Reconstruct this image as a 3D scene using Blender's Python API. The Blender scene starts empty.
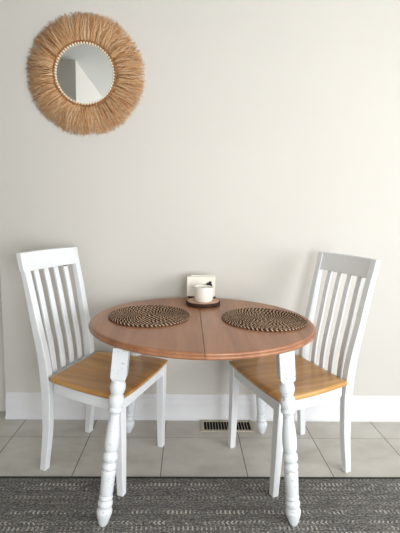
import bpy, bmesh, math, random
from mathutils import Vector, Matrix
random.seed(7)
PI = math.pi
scene = bpy.context.scene
COL = scene.collection

# ------------------------------------------------------------------ helpers
def lin(c):
    def f(v):
        v /= 255.0
        return v / 12.92 if v <= 0.04045 else ((v + 0.055) / 1.055) ** 2.4
    return (f(c[0]), f(c[1]), f(c[2]), 1.0)

class NT:
    """small helper that builds shader node trees"""
    def __init__(self, name, rough=0.5, spec=0.5):
        self.m = bpy.data.materials.new(name)
        self.m.use_nodes = True
        self.t = self.m.node_tree
        self.b = self.t.nodes['Principled BSDF']
        self.b.inputs['Roughness'].default_value = rough
        self.b.inputs['Specular IOR Level'].default_value = spec
    def n(self, typ, **kw):
        nd = self.t.nodes.new(typ)
        for k, v in kw.items():
            setattr(nd, k, v)
        return nd
    def put(self, sock, v):
        if hasattr(v, 'is_output'):
            self.t.links.new(v, sock)
        elif v is not None:
            sock.default_value = v
    def math(self, op, a, b=None, c=None):
        nd = self.n('ShaderNodeMath', operation=op)
        self.put(nd.inputs[0], a)
        if b is not None: self.put(nd.inputs[1], b)
        if c is not None: self.put(nd.inputs[2], c)
        return nd.outputs[0]
    def coords(self, kind='Object'):
        return self.n('ShaderNodeTexCoord').outputs[kind]
    def mapping(self, vec, scale=(1, 1, 1), loc=(0, 0, 0), rot=(0, 0, 0)):
        nd = self.n('ShaderNodeMapping')
        self.put(nd.inputs['Vector'], vec)
        nd.inputs['Scale'].default_value = scale
        nd.inputs['Location'].default_value = loc
        nd.inputs['Rotation'].default_value = rot
        return nd.outputs[0]
    def sep(self, vec):
        nd = self.n('ShaderNodeSeparateXYZ')
        self.put(nd.inputs[0], vec)
        return nd.outputs
    def comb(self, x, y, z=0.0):
        nd = self.n('ShaderNodeCombineXYZ')
        self.put(nd.inputs[0], x); self.put(nd.inputs[1], y); self.put(nd.inputs[2], z)
        return nd.outputs[0]
    def noise(self, vec, scale=5, detail=3, rough=0.5):
        nd = self.n('ShaderNodeTexNoise')
        self.put(nd.inputs['Vector'], vec)
        nd.inputs['Scale'].default_value = scale
        nd.inputs['Detail'].default_value = detail
        nd.inputs['Roughness'].default_value = rough
        return nd.outputs[0]
    def ramp(self, fac, stops):
        nd = self.n('ShaderNodeValToRGB')
        self.put(nd.inputs[0], fac)
        e = nd.color_ramp.elements
        while len(e) < len(stops): e.new(0.5)
        for i, (p, c) in enumerate(stops):
            e[i].position = p; e[i].color = c
        return nd.outputs[0]
    def step(self, v, lo, hi):
        nd = self.n('ShaderNodeMapRange')
        nd.interpolation_type = 'SMOOTHSTEP'
        self.put(nd.inputs[0], v)
        nd.inputs[1].default_value = lo; nd.inputs[2].default_value = hi
        return nd.outputs[0]
    def mix(self, fac, a, b):
        nd = self.n('ShaderNodeMix', data_type='RGBA')
        self.put(nd.inputs[0], fac); self.put(nd.inputs[6], a); self.put(nd.inputs[7], b)
        return nd.outputs[2]
    def color(self, v): self.put(self.b.inputs['Base Color'], v)
    def bump(self, h, strength=0.2, dist=0.002):
        nd = self.n('ShaderNodeBump')
        nd.inputs['Strength'].default_value = strength
        nd.inputs['Distance'].default_value = dist
        self.put(nd.inputs['Height'], h)
        self.t.links.new(nd.outputs[0], self.b.inputs['Normal'])

def build(name, bm, mat, parent=None, bevel=0.0, smooth=True, angle=40):
    bmesh.ops.recalc_face_normals(bm, faces=bm.faces)
    me = bpy.data.meshes.new(name)
    bm.to_mesh(me); bm.free()
    ob = bpy.data.objects.new(name, me)
    COL.objects.link(ob)
    if mat: me.materials.append(mat)
    if parent: ob.parent = parent
    if smooth:
        me.shade_smooth()
        me.set_sharp_from_angle(angle=math.radians(angle))
    if bevel:
        md = ob.modifiers.new('bevel', 'BEVEL')
        md.width = bevel; md.segments = 3; md.limit_method = 'ANGLE'; md.angle_limit = math.radians(40)
    return ob

def tag(o, label, cat, group=None):
    o['label'] = label; o['category'] = cat
    if group: o['group'] = group
    return o

def thing(name, label, cat, loc, rotz=0, group=None):
    o = bpy.data.objects.new(name, None)
    o.empty_display_size = 0.05
    COL.objects.link(o)
    o.location = loc; o.rotation_euler = (0, 0, rotz)
    return tag(o, label, cat, group)

def struct(name, bm, mat, bevel=0.0):
    o = build(name, bm, mat, None, bevel)
    o['kind'] = 'structure'
    return o

def add_box(bm, x0, x1, y0, y1, z0, z1):
    vs = [bm.verts.new((x, y, z)) for z in (z0, z1) for x, y in ((x0, y0), (x1, y0), (x1, y1), (x0, y1))]
    for f in ((0, 1, 2, 3), (4, 5, 6, 7), (0, 1, 5, 4), (1, 2, 6, 5), (2, 3, 7, 6), (3, 0, 4, 7)):
        bm.faces.new([vs[i] for i in f])

def loft(bm, rings, closed=False):
    R = [[bm.verts.new(p) for p in r] for r in rings]
    n = len(R[0]); m = len(R)
    for i in range(m if closed else m - 1):
        a, b = R[i], R[(i + 1) % m]
        for j in range(n):
            bm.faces.new((a[j], a[(j + 1) % n], b[(j + 1) % n], b[j]))
    if not closed:
        bm.faces.new(R[0]); bm.faces.new(R[-1])

def lathe(bm, prof, seg=32, mtx=None):
    """profile of (r, z); ends are closed"""
    mtx = mtx or Matrix()
    rings = []
    for r, z in prof:
        r = max(r, 1e-4)
        rings.append([mtx @ Vector((r * math.cos(2 * PI * k / seg), r * math.sin(2 * PI * k / seg), z)) for k in range(seg)])
    loft(bm, rings)

def interp(pts, z):
    for (z0, v0), (z1, v1) in zip(pts, pts[1:]):
        if z <= z1:
            t = (z - z0) / (z1 - z0)
            t = max(0.0, t)
            return v0 + (v1 - v0) * t
    return pts[-1][1]

def smooth_interp(pts, z):
    s = 0.03
    return sum(interp(pts, min(max(z + d * s, pts[0][0]), pts[-1][0])) for d in (-1, -.5, 0, .5, 1)) / 5

# ------------------------------------------------------------------ materials
def plain(name, c, rough=0.5, spec=0.5, var=0.0, scale=6):
    t = NT(name, rough, spec)
    if var:
        a = tuple(max(0, v * (1 - var)) for v in c); b = tuple(min(255, v * (1 + var)) for v in c)
        t.color(t.ramp(t.noise(t.coords(), scale, 4), [(0.3, lin(a)), (0.7, lin(b))]))
    else:
        t.color(lin(c))
    return t.m

def wall_material(name, c):
    t = NT(name, 0.75, 0.25)
    co = t.coords()
    t.color(t.ramp(t.noise(co, 1.2, 3), [(0.3, lin(tuple(v * .985 for v in c))), (0.7, lin(c))]))
    t.bump(t.noise(co, 240, 2), 0.05, 0.001)
    return t.m

M = {}
M['wall'] = wall_material('wall_paint', (209, 205, 198))
M['ceiling'] = wall_material('ceiling_paint', (212, 212, 209))

t = NT('floor_tile', 0.38, 0.45)
co = t.coords()
x, y, z = t.sep(co)
gx = t.math('ABSOLUTE', t.math('SUBTRACT', t.math('FRACT', t.math('ADD', t.math('DIVIDE', t.math('SUBTRACT', x, -0.0976), 0.397), 50.5)), 0.5))
gy = t.math('ABSOLUTE', t.math('SUBTRACT', t.math('FRACT', t.math('ADD', t.math('DIVIDE', t.math('SUBTRACT', y, 1.9638), 0.397), 50.5)), 0.5))
jx = t.math('SUBTRACT', 1.0, t.step(gx, 0.0035, 0.0075))
jy = t.math('SUBTRACT', 1.0, t.step(gy, 0.0030, 0.0065))
cx = t.math('FLOOR', t.math('ADD', t.math('DIVIDE', t.math('SUBTRACT', x, -0.0976), 0.397), 50.0))
cy = t.math('FLOOR', t.math('ADD', t.math('DIVIDE', t.math('SUBTRACT', y, 1.9638), 0.397), 50.0))
wn = t.n('ShaderNodeTexWhiteNoise', noise_dimensions='2D')
t.put(wn.inputs['Vector'], t.comb(cx, cy))
cloud = t.noise(t.mapping(co, (1, 1.6, 1)), 4.5, 5, 0.6)
base = t.ramp(cloud, [(0.28, lin(tuple(v for v in (176, 172, 163)))), (0.5, lin((195, 192, 184))), (0.75, lin((207, 204, 197)))])
base = t.mix(t.math('MULTIPLY', wn.outputs[0], 0.18), base, lin((170, 158, 146)))
joint = t.math('MAXIMUM', jx, t.math('MULTIPLY', jy, 0.62))
t.color(t.mix(t.math('MULTIPLY', joint, 0.9), base, lin((84, 76, 68))))
t.bump(t.math('SUBTRACT', t.math('MULTIPLY', cloud, 0.15), joint), 0.35, 0.002)
M['tile'] = t.m

t = NT('rug_weave', 0.95, 0.1)
co = t.coords()
x, y, z = t.sep(co)
v = t.math('DIVIDE', y, 0.027)
row = t.math('FLOOR', v); fv = t.math('FRACT', v)
wn = t.n('ShaderNodeTexWhiteNoise', noise_dimensions='1D'); t.put(wn.inputs['W'], row)
wn2 = t.n('ShaderNodeTexWhiteNoise', noise_dimensions='1D'); t.put(wn2.inputs['W'], t.math('ADD', row, 37.3))
zig = t.math('MULTIPLY', t.math('ABSOLUTE', t.math('SUBTRACT', fv, 0.5)), t.math('SUBTRACT', t.math('MULTIPLY', wn2.outputs[0], 3.6), 1.8))
a = t.math('FRACT', t.math('ADD', t.math('ADD', t.math('DIVIDE', x, 0.0175), zig), t.math('MULTIPLY', wn.outputs[0], 9.0)))
stroke = t.math('MULTIPLY', t.step(a, 0.02, 0.2), t.math('SUBTRACT', 1.0, t.step(a, 0.36, 0.55)))
inrow = t.math('SUBTRACT', 1.0, t.step(t.math('ABSOLUTE', t.math('SUBTRACT', fv, 0.5)), 0.30, 0.42))
rowon = t.step(wn.outputs[0], 0.15, 0.55)
patch = t.step(t.noise(t.mapping(co, (7, 16, 1)), 1.6, 5, 0.7), 0.44, 0.58)
fine = t.step(t.noise(t.mapping(co, (60, 190, 1)), 1.0, 3, 0.7), 0.28, 0.5)
pat = t.math('MULTIPLY', t.math('MULTIPLY', stroke, inrow), t.math('MULTIPLY', t.math('MULTIPLY', rowon, patch), fine))
thread = t.noise(t.mapping(co, (40, 200, 1)), 1.0, 3, 0.7)
fleck = t.step(t.noise(t.mapping(co, (105, 170, 1)), 1.0, 2, 0.6), 0.48, 0.62)
basec = t.ramp(thread, [(0.32, lin((60, 60, 59))), (0.5, lin((92, 92, 90))), (0.68, lin((130, 129, 125)))])
basec = t.mix(t.math('MULTIPLY', fleck, 0.5), basec, lin((168, 164, 156)))
band = t.step(t.noise(t.mapping(co, (5, 36, 1)), 1.0, 3, 0.6), 0.40, 0.58)
basec = t.mix(t.math('MULTIPLY', t.math('SUBTRACT', 1.0, band), 0.22), basec, lin((52, 52, 51)))
t.color(t.mix(t.math('MULTIPLY', pat, 0.85), basec, lin((206, 202, 193))))
t.bump(t.math('ADD', thread, pat), 0.5, 0.002)
M['rug'] = t.m
M['rug_edge'] = plain('rug_binding', (60, 60, 59), 0.95, 0.1, 0.12, 90)

def white_paint(name, c, worn):
    t = NT(name, 0.38, 0.45)
    co = t.coords()
    n1 = t.noise(co, 11, 4, 0.6)
    base = t.ramp(n1, [(0.3, lin(tuple(v - 6 for v in c))), (0.7, lin(c))])
    if worn:
        chip = t.math('MULTIPLY', t.step(t.noise(t.mapping(co, (1, 1, 2.6)), 38, 4, 0.7), 0.61, 0.66), worn)
        base = t.mix(chip, base, lin((150, 138, 122)))
    t.color(base)
    return t.m
M['white'] = white_paint('chair_white_paint', (232, 234, 236), 0)
M['white_worn'] = white_paint('table_white_paint', (220, 224, 227), 0.75)
M['trim'] = white_paint('trim_white_paint', (222, 222, 224), 0)

def wood(name, dark, mid, light, axis, plank=0.0, rough=0.32):
    t = NT(name, rough, 0.5)
    co = t.coords()
    sc = (3.0, 34, 20) if axis == 'x' else (34, 3.0, 20)
    g = t.noise(t.mapping(co, sc), 1.0, 5, 0.62)
    g2 = t.noise(t.mapping(co, tuple(v * .22 for v in sc)), 1.0, 3, 0.5)
    f = t.math('ADD', t.math('MULTIPLY', g, 0.5), t.math('MULTIPLY', g2, 0.5))
    if plank:
        x, y, z = t.sep(co)
        k = t.math('FLOOR', t.math('DIVIDE', y if axis == 'x' else x, plank))
        w = t.n('ShaderNodeTexWhiteNoise', noise_dimensions='1D'); t.put(w.inputs['W'], k)
        f = t.math('ADD', f, t.math('MULTIPLY', t.math('SUBTRACT', w.outputs[0], 0.5), 0.14))
    t.color(t.ramp(f, [(0.34, lin(dark)), (0.5, lin(mid)), (0.66, lin(light))]))
    t.bump(g, 0.04, 0.001)
    return t.m
M['top_wood'] = wood('table_top_wood', (136, 88, 60), (157, 107, 75), (171, 121, 88), 'y', 0.09)
M['seat_wood'] = wood('chair_seat_wood', (168, 118, 62), (196, 146, 84), (216, 168, 106), 'x', 0.075, 0.28)
M['dark_wood'] = wood('apron_wood', (120, 72, 50), (140, 88, 62), (152, 98, 70), 'x')

t = NT('raffia_fibre', 0.7, 0.25)
geo = t.n('ShaderNodeNewGeometry')
t.color(t.ramp(geo.outputs['Random Per Island'], [(0.0, lin((166, 116, 76))), (0.3, lin((220, 168, 118))), (0.7, lin((240, 200, 154))), (1.0, lin((246, 218, 180)))]))
M['raffia'] = t.m
M['rope'] = plain('jute_backing', (150, 104, 66), 0.9, 0.1, 0.2, 60)
M['bead'] = plain('cream_bead', (222, 206, 180), 0.4, 0.5, 0.06, 30)
t = NT('mirror_silver', 0.02); t.color((0.86, 0.88, 0.88, 1)); t.b.inputs['Metallic'].default_value = 1.0
M['mirror'] = t.m

t = NT('woven_seagrass', 0.9, 0.06)
uvn = t.n('ShaderNodeUVMap'); uvn.uv_map = 'UVMap'
u, v, w = t.sep(uvn.outputs[0])
# u runs along the coil (metres), v round it: slanted wraps of dark and pale straw
wrap = t.math('FRACT', t.math('ADD', t.math('DIVIDE', u, 0.0175), t.math('ADD', v, t.math('MULTIPLY', t.noise(t.comb(t.math('MULTIPLY', u, 5.0), 0.0), 1.0, 2), 2.6))))
pale = t.math('MULTIPLY', t.step(wrap, 0.02, 0.12), t.math('SUBTRACT', 1.0, t.step(wrap, 0.38, 0.44)))
tone = t.noise(t.comb(t.math('MULTIPLY', u, 40.0), t.math('MULTIPLY', v, 2.0)), 1.0, 3, 0.6)
palec = t.ramp(tone, [(0.3, lin((156, 126, 100))), (0.7, lin((218, 194, 166)))])
darkc = t.ramp(tone, [(0.3, lin((44, 27, 22))), (0.7, lin((80, 54, 44)))])
t.color(t.mix(pale, darkc, palec))
t.bump(t.math('ABSOLUTE', t.math('SUBTRACT', wrap, 0.5)), 0.5, 0.003)
M['straw'] = t.m

M['ceramic'] = plain('white_ceramic', (236, 232, 222), 0.3, 0.5, 0.015, 12)
M['paper'] = plain('white_paper', (238, 234, 222), 0.85, 0.15, 0.015, 8)
M['dark_base'] = plain('dark_stained_wood', (52, 36, 30), 0.5, 0.4, 0.2, 40)
M['bark'] = plain('tree_bark', (52, 36, 30), 0.9, 0.2, 0.35, 70)
t = NT('cut_wood_face', 0.6, 0.3)
co = t.coords(); x, y, z = t.sep(co)
rr = t.math('SQRT', t.math('ADD', t.math('MULTIPLY', x, x), t.math('MULTIPLY', y, y)))
rings = t.math('SINE', t.math('ADD', t.math('MULTIPLY', rr, 900.0), t.math('MULTIPLY', t.noise(co, 30, 3), 6.0)))
t.color(t.ramp(rings, [(0.2, lin((178, 142, 118))), (0.8, lin((206, 174, 150)))]))
M['cut_wood'] = t.m
M['black'] = plain('black_twig', (40, 36, 34), 0.7, 0.2)
M['grey_line'] = plain('grey_line', (150, 146, 140), 0.7, 0.2)
M['vent_metal'] = plain('cream_enamel', (176, 168, 150), 0.45, 0.5, 0.05, 30)
M['duct'] = plain('black_duct', (14, 13, 12), 0.8, 0.2)
M['dark_gap'] = plain('dark_joint', (46, 42, 40), 0.8, 0.1)
M['upvc'] = plain('window_white', (235, 236, 236), 0.4, 0.5)

# ------------------------------------------------------------------ setting
WY = 2.162          # face of the back wall
CZ = 2.44
XL, XR, YB, YH = -1.012, 2.6, -3.0, 0.712
def slab(name, mat, *b):
    bm = bmesh.new(); add_box(bm, *b); return struct(name, bm, mat)
slab('floor', M['tile'], -2.5, XR + .12, YB - .12, WY + .2, -0.10, 0.0)
slab('ceiling', M['ceiling'], -2.5, XR + .12, YB - .12, WY + .2, CZ, CZ + 0.1)
slab('wall_back', M['wall'], XL, XR + .12, WY, WY + .2, 0, CZ)
slab('wall_hall', M['wall'], -2.5, XL, WY + 0.07, WY + .2, 0, CZ)
slab('wall_hall_end', M['wall'], -2.5, -2.38, YH, WY + 0.07, 0, CZ)
slab('wall_left', M['wall'], -2.5, -0.97, YB - .12, YH, 0, CZ)

# right wall with a wide window, rear wall with an unseen door opening added for fill light
wx0, wx1 = XR, XR + .12
W1 = (-1.6, 1.0, 0.65, 2.0)
def wall_with_hole_x(name, y0, y1, hole):
    bm = bmesh.new()
    add_box(bm, wx0, wx1, y0, hole[0], 0, CZ); add_box(bm, wx0, wx1, hole[1], y1, 0, CZ)
    if hole[2] > 0: add_box(bm, wx0, wx1, hole[0], hole[1], 0, hole[2])
    add_box(bm, wx0, wx1, hole[0], hole[1], hole[3], CZ)
    return struct(name, bm, M['wall'])
wall_with_hole_x('wall_right', YB - .12, WY, W1)
D1 = (0.7, 2.5, 0.0, 2.1)
bm = bmesh.new()
add_box(bm, -0.97, D1[0], YB - .12, YB, 0, CZ); add_box(bm, D1[1], XR, YB - .12, YB, 0, CZ)
add_box(bm, D1[0], D1[1], YB - .12, YB, D1[3], CZ)
struct('wall_rear', bm, M['wall'])
bm = bmesh.new()
fw = 0.06
for a, b in ((W1[0], W1[0] + fw), (W1[1] - fw, W1[1]), ((W1[0] + W1[1]) / 2 - fw / 2, (W1[0] + W1[1]) / 2 + fw / 2)):
    add_box(bm, XR + .02, XR + .08, a, b, W1[2], W1[3])
for a, b in ((W1[2], W1[2] + fw), (W1[3] - fw, W1[3])):
    add_box(bm, XR + .02, XR + .08, W1[0] + fw, W1[1] - fw, a, b)
struct('window_1', bm, M['upvc'])
bm = bmesh.new()
for a, b in ((D1[0], D1[0] + fw), (D1[1] - fw, D1[1]), ((D1[0] + D1[1]) / 2 - fw / 2, (D1[0] + D1[1]) / 2 + fw / 2)):
    add_box(bm, a, b, YB - .08, YB - .02, 0.0, D1[3])
for a, b in ((0.0, fw), (D1[3] - fw, D1[3])):
    add_box(bm, D1[0] + fw, D1[1] - fw, YB - .08, YB - .02, a, b)
struct('fill_door_1', bm, M['upvc'])  # unseen door frame, added around the rear fill lamp

# baseboard on the back wall, moulded profile
prof = [(0, 0), (.022, 0), (.022, .010), (.018, .022), (.015, .026), (.015, .095), (.013, .101), (.0105, .104), (.0105, .128), (.008, .136), (.0055, .141), (.0055, .149), (.003, .152), (0, .152)]
bm = bmesh.new()
loft(bm, [[(x, WY - d, h) for d, h in prof] for x in (XL + .004, XR)])
bb = struct('baseboard_back', bm, M['trim'])

# ------------------------------------------------------------------ rug
RZ = 0.006
rug = thing('area_rug', 'dark grey woven area rug with pale chevron flecks under the table front', 'rug', (0.3, 0.9, 0))
bm = bmesh.new(); add_box(bm, -1.25, 1.55, -0.75, 0.728, 0, RZ)
build('pile', bm, M['rug'], rug, 0.002)
bm = bmesh.new(); add_box(bm, -1.25, 1.55, 0.728, 0.742, 0, RZ)
build('binding', bm, M['rug_edge'], rug, 0.002)

# ------------------------------------------------------------------ floor vent
vent = thing('floor_vent', 'cream metal floor register with black slots at foot of the wall', 'vent', (0.247, 2.079, 0))
VX, VY = 0.146, 0.060
bm = bmesh.new()
for b in ((-VX, VX, -VY, -VY + .015), (-VX, VX, VY - .015, VY), (-VX, -VX + .016, -VY + .015, VY - .015), (VX - .016, VX, -VY + .015, VY - .015)):
    add_box(bm, *b, 0, .007)
build('frame', bm, M['vent_metal'], vent, 0.0012)
bm = bmesh.new(); add_box(bm, -VX + .016, VX - .016, -VY + .015, VY - .015, 0, .0008)
build('duct_opening', bm, M['duct'], vent)
for i in range(15):
    xx = -VX + .016 + (i + 1) * (2 * VX - .032) / 16
    bm = bmesh.new(); add_box(bm, xx - .0013, xx + .0013, -VY + .015, VY - .015, .0008, .005)
    build('louver', bm, M['vent_metal'], vent)

# ------------------------------------------------------------------ table
TX, TY, TH = 0.076, 1.687, 0.728
RXT, RYT = 0.485, 0.449
table = thing('dining_table', 'round reddish wood dining table on white turned splayed legs', 'table', (TX, TY, 0))
edge = [(-.050, 0), (-.026, 0), (-.014, .0015), (-.005, .005), (-.001, .009), (0, .013), (-.0015, .017), (-.005, .0195), (-.0085, .0205), (-.0088, .0235), (-.0095, .0255), (-.012, .0272), (-.016, .028), (-.026, .028)]
def top_half(sign):
    bm = bmesh.new()
    N = 96
    gap = 0.0009; CUT = -.009
    rings = []
    for d, h in edge:
        ring = []
        for k in range(N + 1):
            ex = math.asin(CUT / RXT) * -sign; a = -PI / 2 - ex + (PI + 2 * ex) * k / N
            xx = sign * (RXT + d) * math.cos(a)
            xx = max(xx, CUT + gap) if sign > 0 else min(xx, CUT - gap)
            ring.append((xx, (RYT + d) * math.sin(a), TH - .028 + h))
        rings.append(ring)
    loft(bm, rings)
    return bm
build('tabletop', top_half(-1), M['top_wood'], table, angle=50)
build('tabletop', top_half(1), M['top_wood'], table, angle=50)
# apron boards under the top, between the leg blocks
AH = TH - .029
for sx, sy, w, d in ((0, -1, .23, .010), (0, 1, .23, .010), (-1, 0, .010, .21), (1, 0, .010, .21)):
    bm = bmesh.new()
    cxx, cyy = sx * .268, sy * .236
    add_box(bm, cxx - w, cxx + w, cyy - d, cyy + d, AH - .050, AH)
    build('apron', bm, M['dark_wood'], table, 0.002)
# turned leg: radius against the height along the leg
S = 0.0275
legprof = [(.008, 0), (.013, .002), (.0175, .012), (.0240, .032), (.0285, .048), (.0295, .060), (.0265, .068), (.0205, .0735), (.0245, .078),
           (.0275, .085), (.0275, .094), (.0235, .100), (.019, .104), (.0235, .107), (.0260, .113), (.0245, .119), (.0200, .1225), (.0235, .126),
           (.0245, .130), (.0262, .200), (.0268, .214), (.0255, .218), (.0215, .221), (.0255, .225), (.0280, .233), (.0265, .242), (.0225, .248), (.0190, .251),
           (.0245, .256), (.0285, .266), (.0275, .280), (.0225, .289), (.0205, .293), (.0240, .297), (.0260, .303), (.0275, .325), (.0270, .350), (.0245, .380),
           (.0205, .412), (.0195, .432), (.0205, .442), (.0255, .446), (.0275, .453), (.0265, .460), (.0235, .463), (.0250, .468), (.0290, .482), (.0285, .496), (.0245, .506),
           (.0215, .510), (.0250, .518), (.0290, .532), (.0290, .546), (.0255, .558), (.0225, .564), (.0225, .572)]
for sx in (-1, 1):
    for sy in (-1, 1):
        z0 = RZ if sy < 0 else 0.0
        foot = Vector((sx * (.371 if sx < 0 else .357), sy * .326, z0))
        top = Vector((sx * .302 - .004, sy * .270, AH - .001))
        ax = (top - foot)
        L = ax.length; k = L / .70
        zc = ax.normalized()
        xc = Vector((1, 0, 0)); xc = (xc - zc * xc.dot(zc)).normalized(); yc = zc.cross(xc)
        mt = Matrix((xc, yc, zc)).transposed().to_4x4(); mt.translation = foot
        bm = bmesh.new()
        lathe(bm, [(r, z * k) for r, z in legprof], 32, mt)
        leg = build('leg', bm, M['white_worn'], table, angle=60)
        # square block above the turning, corners chamfered to the round
        bm = bmesh.new()
        rings = []
        for s, zz in ((.019, .560), (.024, .568), (.029, .578), (.0295, .69)):
            rings.append([mt @ Vector((a * s, b * s, zz * k)) for a, b in ((-1, -1), (1, -1), (1, 1), (-1, 1))])
        loft(bm, rings)
        build('leg_block', bm, M['white_worn'], leg, 0.003)

# ------------------------------------------------------------------ chairs
# chair frame: +x is where the sitter looks, +y across
REAR = [(0, -.231), (.15, -.218), (.37, -.207), (.48, -.212), (.56, -.222), (.61, -.231), (.665, -.243), (.82, -.271), (.91, -.290), (1.0, -.311)]
PT = .034
def chair(label, loc, rotz, dx, near, chipped):
    c = thing('dining_chair', label, 'chair', loc, rotz, 'white dining chairs at the table')
    H = .995 if near < 0 else 1.0
    def rx(z): return smooth_interp(REAR, z) + interp([(0, 0), (.2, 0), (.42, dx[0]), (1.1, dx[1])], z)
    def lat(z): return interp([(0, .170), (.2, .163), (.42, .161), (.7, .169), (1.0, .176)], z)
    for s in (-1, 1):
        bm = bmesh.new()
        rings = []
        for i in range(25):
            z = (H - .004) * i / 24
            th = smooth_interp([(0, .031), (.36, .045), (.5, .045), (.75, .034), (1.0, .027)], z)
            x0 = rx(z); y0 = s * lat(z); hw = .0155 if z < .4 else .0165
            rings.append([(x0, y0 - hw, z), (x0 + th, y0 - hw, z), (x0 + th, y0 + hw, z), (x0, y0 + hw, z)])
        loft(bm, rings)
        build('back_post', bm, M['white'], c, 0.003)
    # top rail, bowed back in the middle
    bm = bmesh.new()
    rings = []
    for i in range(21):
        y = -.1935 + .387 * i / 20
        q = 1 - (y / .1935) ** 2
        bow = -.014 * q
        ring = []
        zt = H + .0015 * q
        zb = .913 - .001 * q
        for k in range(6):
            z = zb + (zt - zb) * k / 5
            ring.append((rx(z) + .0275 + bow, y, z))
        for k in range(5, -1, -1):
            z = zb + (zt - zb) * k / 5
            ring.append((rx(z) - .001 + bow, y, z))
        rings.append(ring)
    loft(bm, rings)
    build('top_rail', bm, M['white'], c, 0.003)
    # slats
    for i in range(4):
        yt = (-1.5 + i) * .0675
        yb = (-1.5 + i) * .0635
        q = 1 - (yt / .2) ** 2
        ztop = .916
        short = chipped and i == 3
        if short: ztop = .9065
        bm = bmesh.new(); rings = []
        for k in range(19):
            z = .435 + (ztop - .435) * k / 18
            f = (z - .435) / .48
            xx = rx(z) + .006 - .013 * q * f ** 1.5
            yc = yb + (yt - yb) * f
            rings.append([(xx, yc - .0140, z), (xx + .012, yc - .0140, z), (xx + .012, yc + .0140, z), (xx, yc + .0140, z)])
        loft(bm, rings)
        sl = build('slat', bm, M['white'], c, 0.0025)
        if short:
            xx = rx(.91) + .006 - .013 * q
            bm = bmesh.new(); add_box(bm, xx + .002, xx + .0105, yt - .012, yt + .012, .900, .9165)
            tn = build('tenon', bm, M['dark_gap'], sl)
            tn['label'] = 'dark exposed tenon above a slat'
    # saddle seat with flaring, bowed sides
    bm = bmesh.new()
    def half(u):      # half width along the seat, u from 0 (rear) to 1 (front)
        return .184 + .046 * math.sin(min(1, u * 1.02) * PI / 2) ** 0.9 - .006 * u ** 6
    NX, NY = 20, 24
    XR0, XF0 = -.166, .232
    def top_z(u, w):
        dish = -.008 * math.exp(-((u - .42) / .28) ** 2) * (1 - abs(w) ** 2.5)
        return .4555 + dish - .004 * max(0, (u - .82) / .18) ** 2
    def pt(u, w, inset=0.0):
        front = .012 * (1 - w * w) * u
        x = XR0 + (XF0 - XR0 - .012) * u + front
        hw = half(u)
        return x * 1.0 - (inset if u > .99 else 0) + (inset if u < .01 else 0), w * (hw - inset)
    tops = [[None] * (NY + 1) for _ in range(NX + 1)]; bots = [[None] * (NY + 1) for _ in range(NX + 1)]
    mids = {}
    for i in range(NX + 1):
        for j in range(NY + 1):
            u = i / NX; w = -1 + 2 * j / NY
            x, y = pt(u, w, .004 if (i in (0, NX) or j in (0, NY)) else 0)
            tops[i][j] = bm.verts.new((x, y, top_z(u, w) - (.0015 if (i in (0, NX) or j in (0, NY)) else 0)))
            bots[i][j] = bm.verts.new((x, y, .4335))
    for i in range(NX):
        for j in range(NY):
            bm.faces.new((tops[i][j], tops[i + 1][j], tops[i + 1][j + 1], tops[i][j + 1]))
            bm.faces.new((bots[i][j], bots[i][j + 1], bots[i + 1][j + 1], bots[i + 1][j]))
    loop = [(i, 0) for i in range(NX)] + [(NX, j) for j in range(NY)] + [(i, NY) for i in range(NX, 0, -1)] + [(0, j) for j in range(NY, 0, -1)]
    ringm = []
    for zz in (.4505, .4385):
        r = []
        for i, j in loop:
            u = i / NX; w = -1 + 2 * j / NY
            x, y = pt(u, w, 0.0)
            r.append(bm.verts.new((x, y, min(zz, top_z(u, w) - .003))))
        ringm.append(r)
    n = len(loop)
    for k in range(n):
        a, b = loop[k], loop[(k + 1) % n]
        k2 = (k + 1) % n
        bm.faces.new((tops[a[0]][a[1]], tops[b[0]][b[1]], ringm[0][k2], ringm[0][k]))
        bm.faces.new((ringm[0][k], ringm[0][k2], ringm[1][k2], ringm[1][k]))
        bm.faces.new((ringm[1][k], ringm[1][k2], bots[b[0]][b[1]], bots[a[0]][a[1]]))
    seat = build('seat', bm, M['seat_wood'], c, angle=60)
    # aprons
    for s in (-1, 1):
        bm = bmesh.new(); rings = []
        for i in range(13):
            u = .06 + .90 * i / 12
            x, y = pt(u, s, .010)
            rings.append([(x, y, .384), (x, y - s * .018, .384), (x, y - s * .018, .4335), (x, y, .4335)])
        loft(bm, rings)
        build('apron', bm, M['white'], c, 0.0015)
    bm = bmesh.new(); add_box(bm, .196, .214, -.206, .206, .384, .4335)
    build('apron', bm, M['white'], c, 0.0015)
    bm = bmesh.new(); add_box(bm, rx(.41) + .008, rx(.41) + .026, -.146, .146, .384, .4335)
    build('apron', bm, M['white'], c, 0.0015)
    # front legs, tapered
    for s in (-1, 1):
        z0 = RZ if s == near else 0.0
        bm = bmesh.new(); rings = []
        for z, hw, x, y in ((z0, .0145, .2035, .194), (.25, .0185, .200, .197), (.433, .020, .1975, .199)):
            rings.append([(x - hw, s * y - hw, z), (x + hw, s * y - hw, z), (x + hw, s * y + hw, z), (x - hw, s * y + hw, z)])
        loft(bm, rings)
        build('front_leg', bm, M['white'], c, 0.003)
    return c
chair('white slat-back dining chair with oak seat, left of the table, below the round mirror', (-.371, 1.783, 0), math.atan2(-.364, .931), (-.012, -.007), -1, True)
chair('white slat-back dining chair with oak seat, right of the table, its back in shade', (.511, 1.777, 0), math.atan2(-.358, -.934), (-.004, .016), 1, False)

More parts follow.
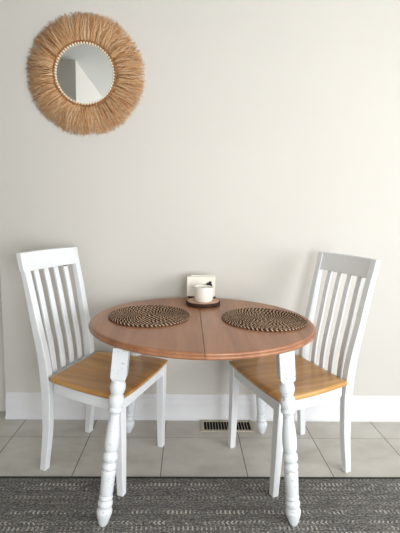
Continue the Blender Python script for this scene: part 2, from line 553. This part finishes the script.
# ------------------------------------------------------------------ things on the table
def placemat(label, x, y, r):
    tube = .0046
    turns = r / (2 * tube * .93)
    bm = bmesh.new(); uvl = bm.loops.layers.uv.new('UVMap')
    NS, ND = int(turns * 90), 8
    prev = None; arc = 0.0; lastp = None
    for k in range(NS + 1):
        tt = turns * k / NS
        rad = max(.002, (r - tube) * tt / turns)
        a = 2 * PI * tt
        ctr = Vector((rad * math.cos(a), rad * math.sin(a), tube))
        if lastp is not None: arc += (ctr - lastp).length
        lastp = ctr
        er = Vector((math.cos(a), math.sin(a), 0))
        ring = []
        for j in range(ND):
            b = 2 * PI * j / ND
            ring.append(bm.verts.new(ctr + er * (tube * 1.05 * math.cos(b)) + Vector((0, 0, tube * math.sin(b)))))
        if prev:
            for j in range(ND):
                j2 = (j + 1) % ND
                f = bm.faces.new((prev[0][j], prev[0][j2], ring[j2], ring[j]))
                for lp, (uu, vv) in zip(f.loops, ((prev[1], j / ND), (prev[1], (j + 1) / ND), (arc, (j + 1) / ND), (arc, j / ND))):
                    lp[uvl].uv = (uu, vv)
        else:
            bm.faces.new(ring)
        prev = (ring, arc)
    bm.faces.new(prev[0])
    o = build('placemat', bm, M['straw'], None, angle=80)
    o.location = (x, y, TH)
    return tag(o, label, 'placemat', 'round woven placemats')
placemat('round woven brown placemat on the left half of the table', -.160, 1.708, .182)
placemat('round woven brown placemat on the right half of the table', .344, 1.682, .188)

CX, CY = .087, 1.955
coaster = thing('wood_slice_coaster', 'round wood slice coaster with dark bark rim under the white cup', 'coaster', (CX, CY, TH))
bm = bmesh.new()
NSEG = 48
def wob(k): return 1 + .018 * math.sin(3 * 2 * PI * k / NSEG + 1) + .012 * math.sin(7 * 2 * PI * k / NSEG)
loft(bm, [[(r * wob(k) * math.cos(2 * PI * k / NSEG), r * wob(k) * math.sin(2 * PI * k / NSEG), z) for k in range(NSEG)] for r, z in ((.080, 0), (.086, .002), (.087, .016), (.082, .0195))])
build('bark', bm, M['bark'], coaster, angle=60)
bm = bmesh.new()
loft(bm, [[(r * wob(k) * math.cos(2 * PI * k / NSEG), r * wob(k) * math.sin(2 * PI * k / NSEG), z) for k in range(NSEG)] for r, z in ((.081, .016), (.081, .0198), (.079, .0205))])
build('cut_face', bm, M['cut_wood'], coaster)

cup = thing('cup', 'white round ceramic cup standing on the wood slice', 'cup', (.090, 1.938, TH + .0205))
bm = bmesh.new()
lathe(bm, [(.036, 0), (.041, .0015), (.0445, .008), (.0475, .03), (.048, .071), (.0475, .074), (.0455, .074), (.0445, .071), (.043, .012), (.03, .008), (.001, .008)], 48)
build('body', bm, M['ceramic'], cup, angle=50)
bm = bmesh.new()
lathe(bm, [(.0005, .0085), (.0425, .0085), (.0425, .066), (.040, .0685), (.0005, .069)], 40)
build('wax', bm, M['paper'], cup, angle=50)

holder = thing('napkin_holder', 'low dark wooden napkin holder behind the white cup', 'napkin holder', (.084, 2.062, TH))
bm = bmesh.new(); add_box(bm, -.074, .074, -.024, .024, .014, .022)
build('base', bm, M['dark_base'], holder, 0.002)
for sx in (-1, 1):
    bm = bmesh.new(); add_box(bm, sx * .060 - .010, sx * .060 + .010, -.022, .022, 0, .014)
    build('foot', bm, M['dark_base'], holder, 0.002)
def napkin(label, x, y, tilt, w, h, z0, th):
    bm = bmesh.new()
    rings = []
    for i in range(13):
        xx = -w / 2 + w * i / 12
        b = .0015 * math.sin(i * .9)
        rings.append([(xx, -th / 2 + b, 0), (xx, th / 2 + b, 0), (xx, th / 2 + b * 1.6, h * .5), (xx, th / 2 + b * .5, h), (xx, 0 + b * .5, h + .0015), (xx, -th / 2 + b * .5, h), (xx, -th / 2 + b * 1.6, h * .5)])
    loft(bm, rings)
    o = build('folded_napkin', bm, M['paper'], None, 0.0015)
    o.location = (x, y, z0); o.rotation_euler = (0, tilt, 0)
    return tag(o, label, 'napkin', 'white napkins in the holder')
napkin('taller white folded napkin standing at the back of the holder', .090, 2.0745, 0.0, .128, .108, TH + .022, .011)
nf = napkin('white folded napkin standing in front, directly behind the cup', .079, 2.052, 0.0, .148, .103, TH + .022, .016)
# dark printed sprig and thin grey stem on the front napkin
spr = thing('sprig', 'small dark sprig with a thin grey stem stuck on the front napkin', 'sprig', (.086, 2.0405, TH + .016))
bm = bmesh.new()
path = [(-.052, .052), (-.030, .060), (-.012, .067), (.010, .071), (.024, .070), (.034, .072)]
rings = []
for x_, z_ in path:
    rings.append([(x_ + .0, .0022 * math.cos(a) * .5, z_ + .0011 * math.sin(a)) for a in (0, PI / 3, 2 * PI / 3, PI, 4 * PI / 3, 5 * PI / 3)])
loft(bm, rings)
build('stem', bm, M['grey_line'], spr)
for x_, z_, s in ((.030, .072, .006), (.040, .078, .0058), (.046, .070, .005), (.036, .064, .0065), (.044, .084, .0035), (.026, .069, .004)):
    bm = bmesh.new()
    bmesh.ops.create_icosphere(bm, subdivisions=2, radius=1)
    bmesh.ops.transform(bm, matrix=Matrix.Translation((x_, 0, z_)) @ Matrix.Rotation(s * 200, 4, 'Y') @ Matrix.Diagonal((s * 1.7, .002, s * 1.05, 1)), verts=bm.verts)
    build('leaf', bm, M['black'], spr)

# ------------------------------------------------------------------ mirror
MX, MZ = -.537, 1.872
mir = thing('wall_mirror', 'round wall mirror with shaggy raffia fringe and beaded rim', 'mirror', (MX, WY, MZ))
FACE = Matrix.Rotation(PI / 2, 4, 'X')       # disc axis points into the room (-y)
bm = bmesh.new(); lathe(bm, [(.17, 0), (.175, .004), (.175, .010), (.165, .014), (.001, .014)], 64, FACE)
build('backing', bm, M['rope'], mir, angle=50)
bm = bmesh.new(); lathe(bm, [(.147, .0141), (.147, .0245), (.145, .0255), (.001, .0255)], 72, FACE)
build('mirror_glass', bm, M['mirror'], mir, smooth=False)
bm = bmesh.new()
rings = []
for k in range(72):
    a = 2 * PI * k / 72
    rings.append([FACE @ Vector(((.1570 + .0055 * math.cos(b)) * math.cos(a), (.1570 + .0055 * math.cos(b)) * math.sin(a), .026 + .0055 * math.sin(b))) for b in [2 * PI * j / 8 for j in range(8)]])
loft(bm, rings, closed=True)
build('rope_rim', bm, M['rope'], mir)
NB = 64
bead_me = None
for k in range(NB):
    a = 2 * PI * k / NB
    if bead_me is None:
        bm = bmesh.new(); bmesh.ops.create_uvsphere(bm, u_segments=14, v_segments=8, radius=.0061)
        b0 = build('bead', bm, M['bead'], mir, angle=180); bead_me = b0.data
    else:
        b0 = bpy.data.objects.new('bead', bead_me); COL.objects.link(b0); b0.parent = mir
    b0.location = FACE @ Vector((.1470 * math.cos(a), .1470 * math.sin(a), .0290))
# fringe: clumped, bent, tapering fibres
bm = bmesh.new()
rnd = random.Random(3)
def fibre(a0, r0, r1, side, lift0, lift1, wd):
    SEG = 6
    rings = []
    for i in range(SEG + 1):
        f = i / SEG
        r = r0 + (r1 - r0) * f
        a = a0 + side * f ** 1.6
        h = lift0 * (1 - f) ** 2 + lift1 * 2 * f * (1 - f) * 1.6 + max(.002, lift1 * .45) * f * f
        wv = wd * (1 - .55 * f)
        c = Vector((r * math.cos(a), r * math.sin(a), h))
        tng = Vector((-math.sin(a), math.cos(a), 0))
        rings.append([FACE @ (c + tng * wv), FACE @ (c + Vector((0, 0, wv * .9))), FACE @ (c - tng * wv)])
    loft(bm, rings)
clumps = 110
for layer, (cnt, lift, rr, r0) in enumerate(((13, .014, .300, .165), (8, .026, .294, .158), (5, .038, .282, .155))):
    for ci in range(clumps):
        ca = 2 * PI * (ci + rnd.uniform(-.4, .4)) / clumps
        cs = rnd.gauss(0, .085); cr = rnd.gauss(0, .004); cl = rnd.uniform(.7, 1.25)
        for k in range(cnt):
            a0 = ca + rnd.gauss(0, .026)
            fibre(a0, r0 + rnd.uniform(-.004, .006), rr + cr + min(.006, rnd.gauss(-.004, .006)), cs * rnd.uniform(.7, 1.3) + rnd.gauss(0, .06),
                  .013 + .006 * layer, lift * cl + rnd.uniform(-.004, .006), rnd.uniform(.0009, .0019))
fr = build('fringe', bm, M['raffia'], mir, angle=180)

# ------------------------------------------------------------------ light
def area(name, loc, rot, sx, sy, power, col):
    l = bpy.data.lights.new(name, 'AREA'); l.shape = 'RECTANGLE'; l.size = sx; l.size_y = sy
    l.energy = power; l.color = col
    o = bpy.data.objects.new(name, l); COL.objects.link(o); o.location = loc; o.rotation_euler = rot
    return o
# daylight through the window on the right plus a frontal fill lamp added in the rear opening
area('window_daylight', (XR + .015, (W1[0] + W1[1]) / 2, (W1[2] + W1[3]) / 2), (0, PI / 2, 0), W1[3] - W1[2] - .1, W1[1] - W1[0] - .1, 56, (.985, .99, 1.0))
area('rear_fill_light', ((D1[0] + D1[1]) / 2, YB - .015, D1[3] / 2), (PI / 2, 0, 0), D1[1] - D1[0] - .1, D1[3] - .1, 92, (.925, .965, 1.0))
w = bpy.data.worlds.new('World'); scene.world = w; w.use_nodes = True
w.node_tree.nodes['Background'].inputs[0].default_value = (.75, .85, 1, 1)
w.node_tree.nodes['Background'].inputs[1].default_value = 0.6

# ------------------------------------------------------------------ camera
f_px, pit, yaw, rol = 394.973, math.radians(7.5452), math.radians(1.9908), math.radians(1.4465)
F = Vector((math.sin(yaw) * math.cos(pit), math.cos(yaw) * math.cos(pit), -math.sin(pit)))
R = Vector((math.cos(yaw), -math.sin(yaw), 0)); U = R.cross(F)
R2 = R * math.cos(rol) + U * math.sin(rol); U2 = -R * math.sin(rol) + U * math.cos(rol)
cd = bpy.data.cameras.new('camera'); cam = bpy.data.objects.new('camera', cd); COL.objects.link(cam)
mw = Matrix((R2, U2, -F)).transposed().to_4x4(); mw.translation = (0, 0, 1.18)
cam.matrix_world = mw
cd.sensor_fit = 'HORIZONTAL'; cd.sensor_width = 36.0; cd.lens = 36.0 * f_px / 400.0
cd.clip_start = 0.02
scene.camera = cam
vs = scene.view_settings
vs.view_transform = 'Standard'; vs.look = 'None'; vs.gamma = 1.0; vs.use_curve_mapping = False
vs.exposure = 0.40
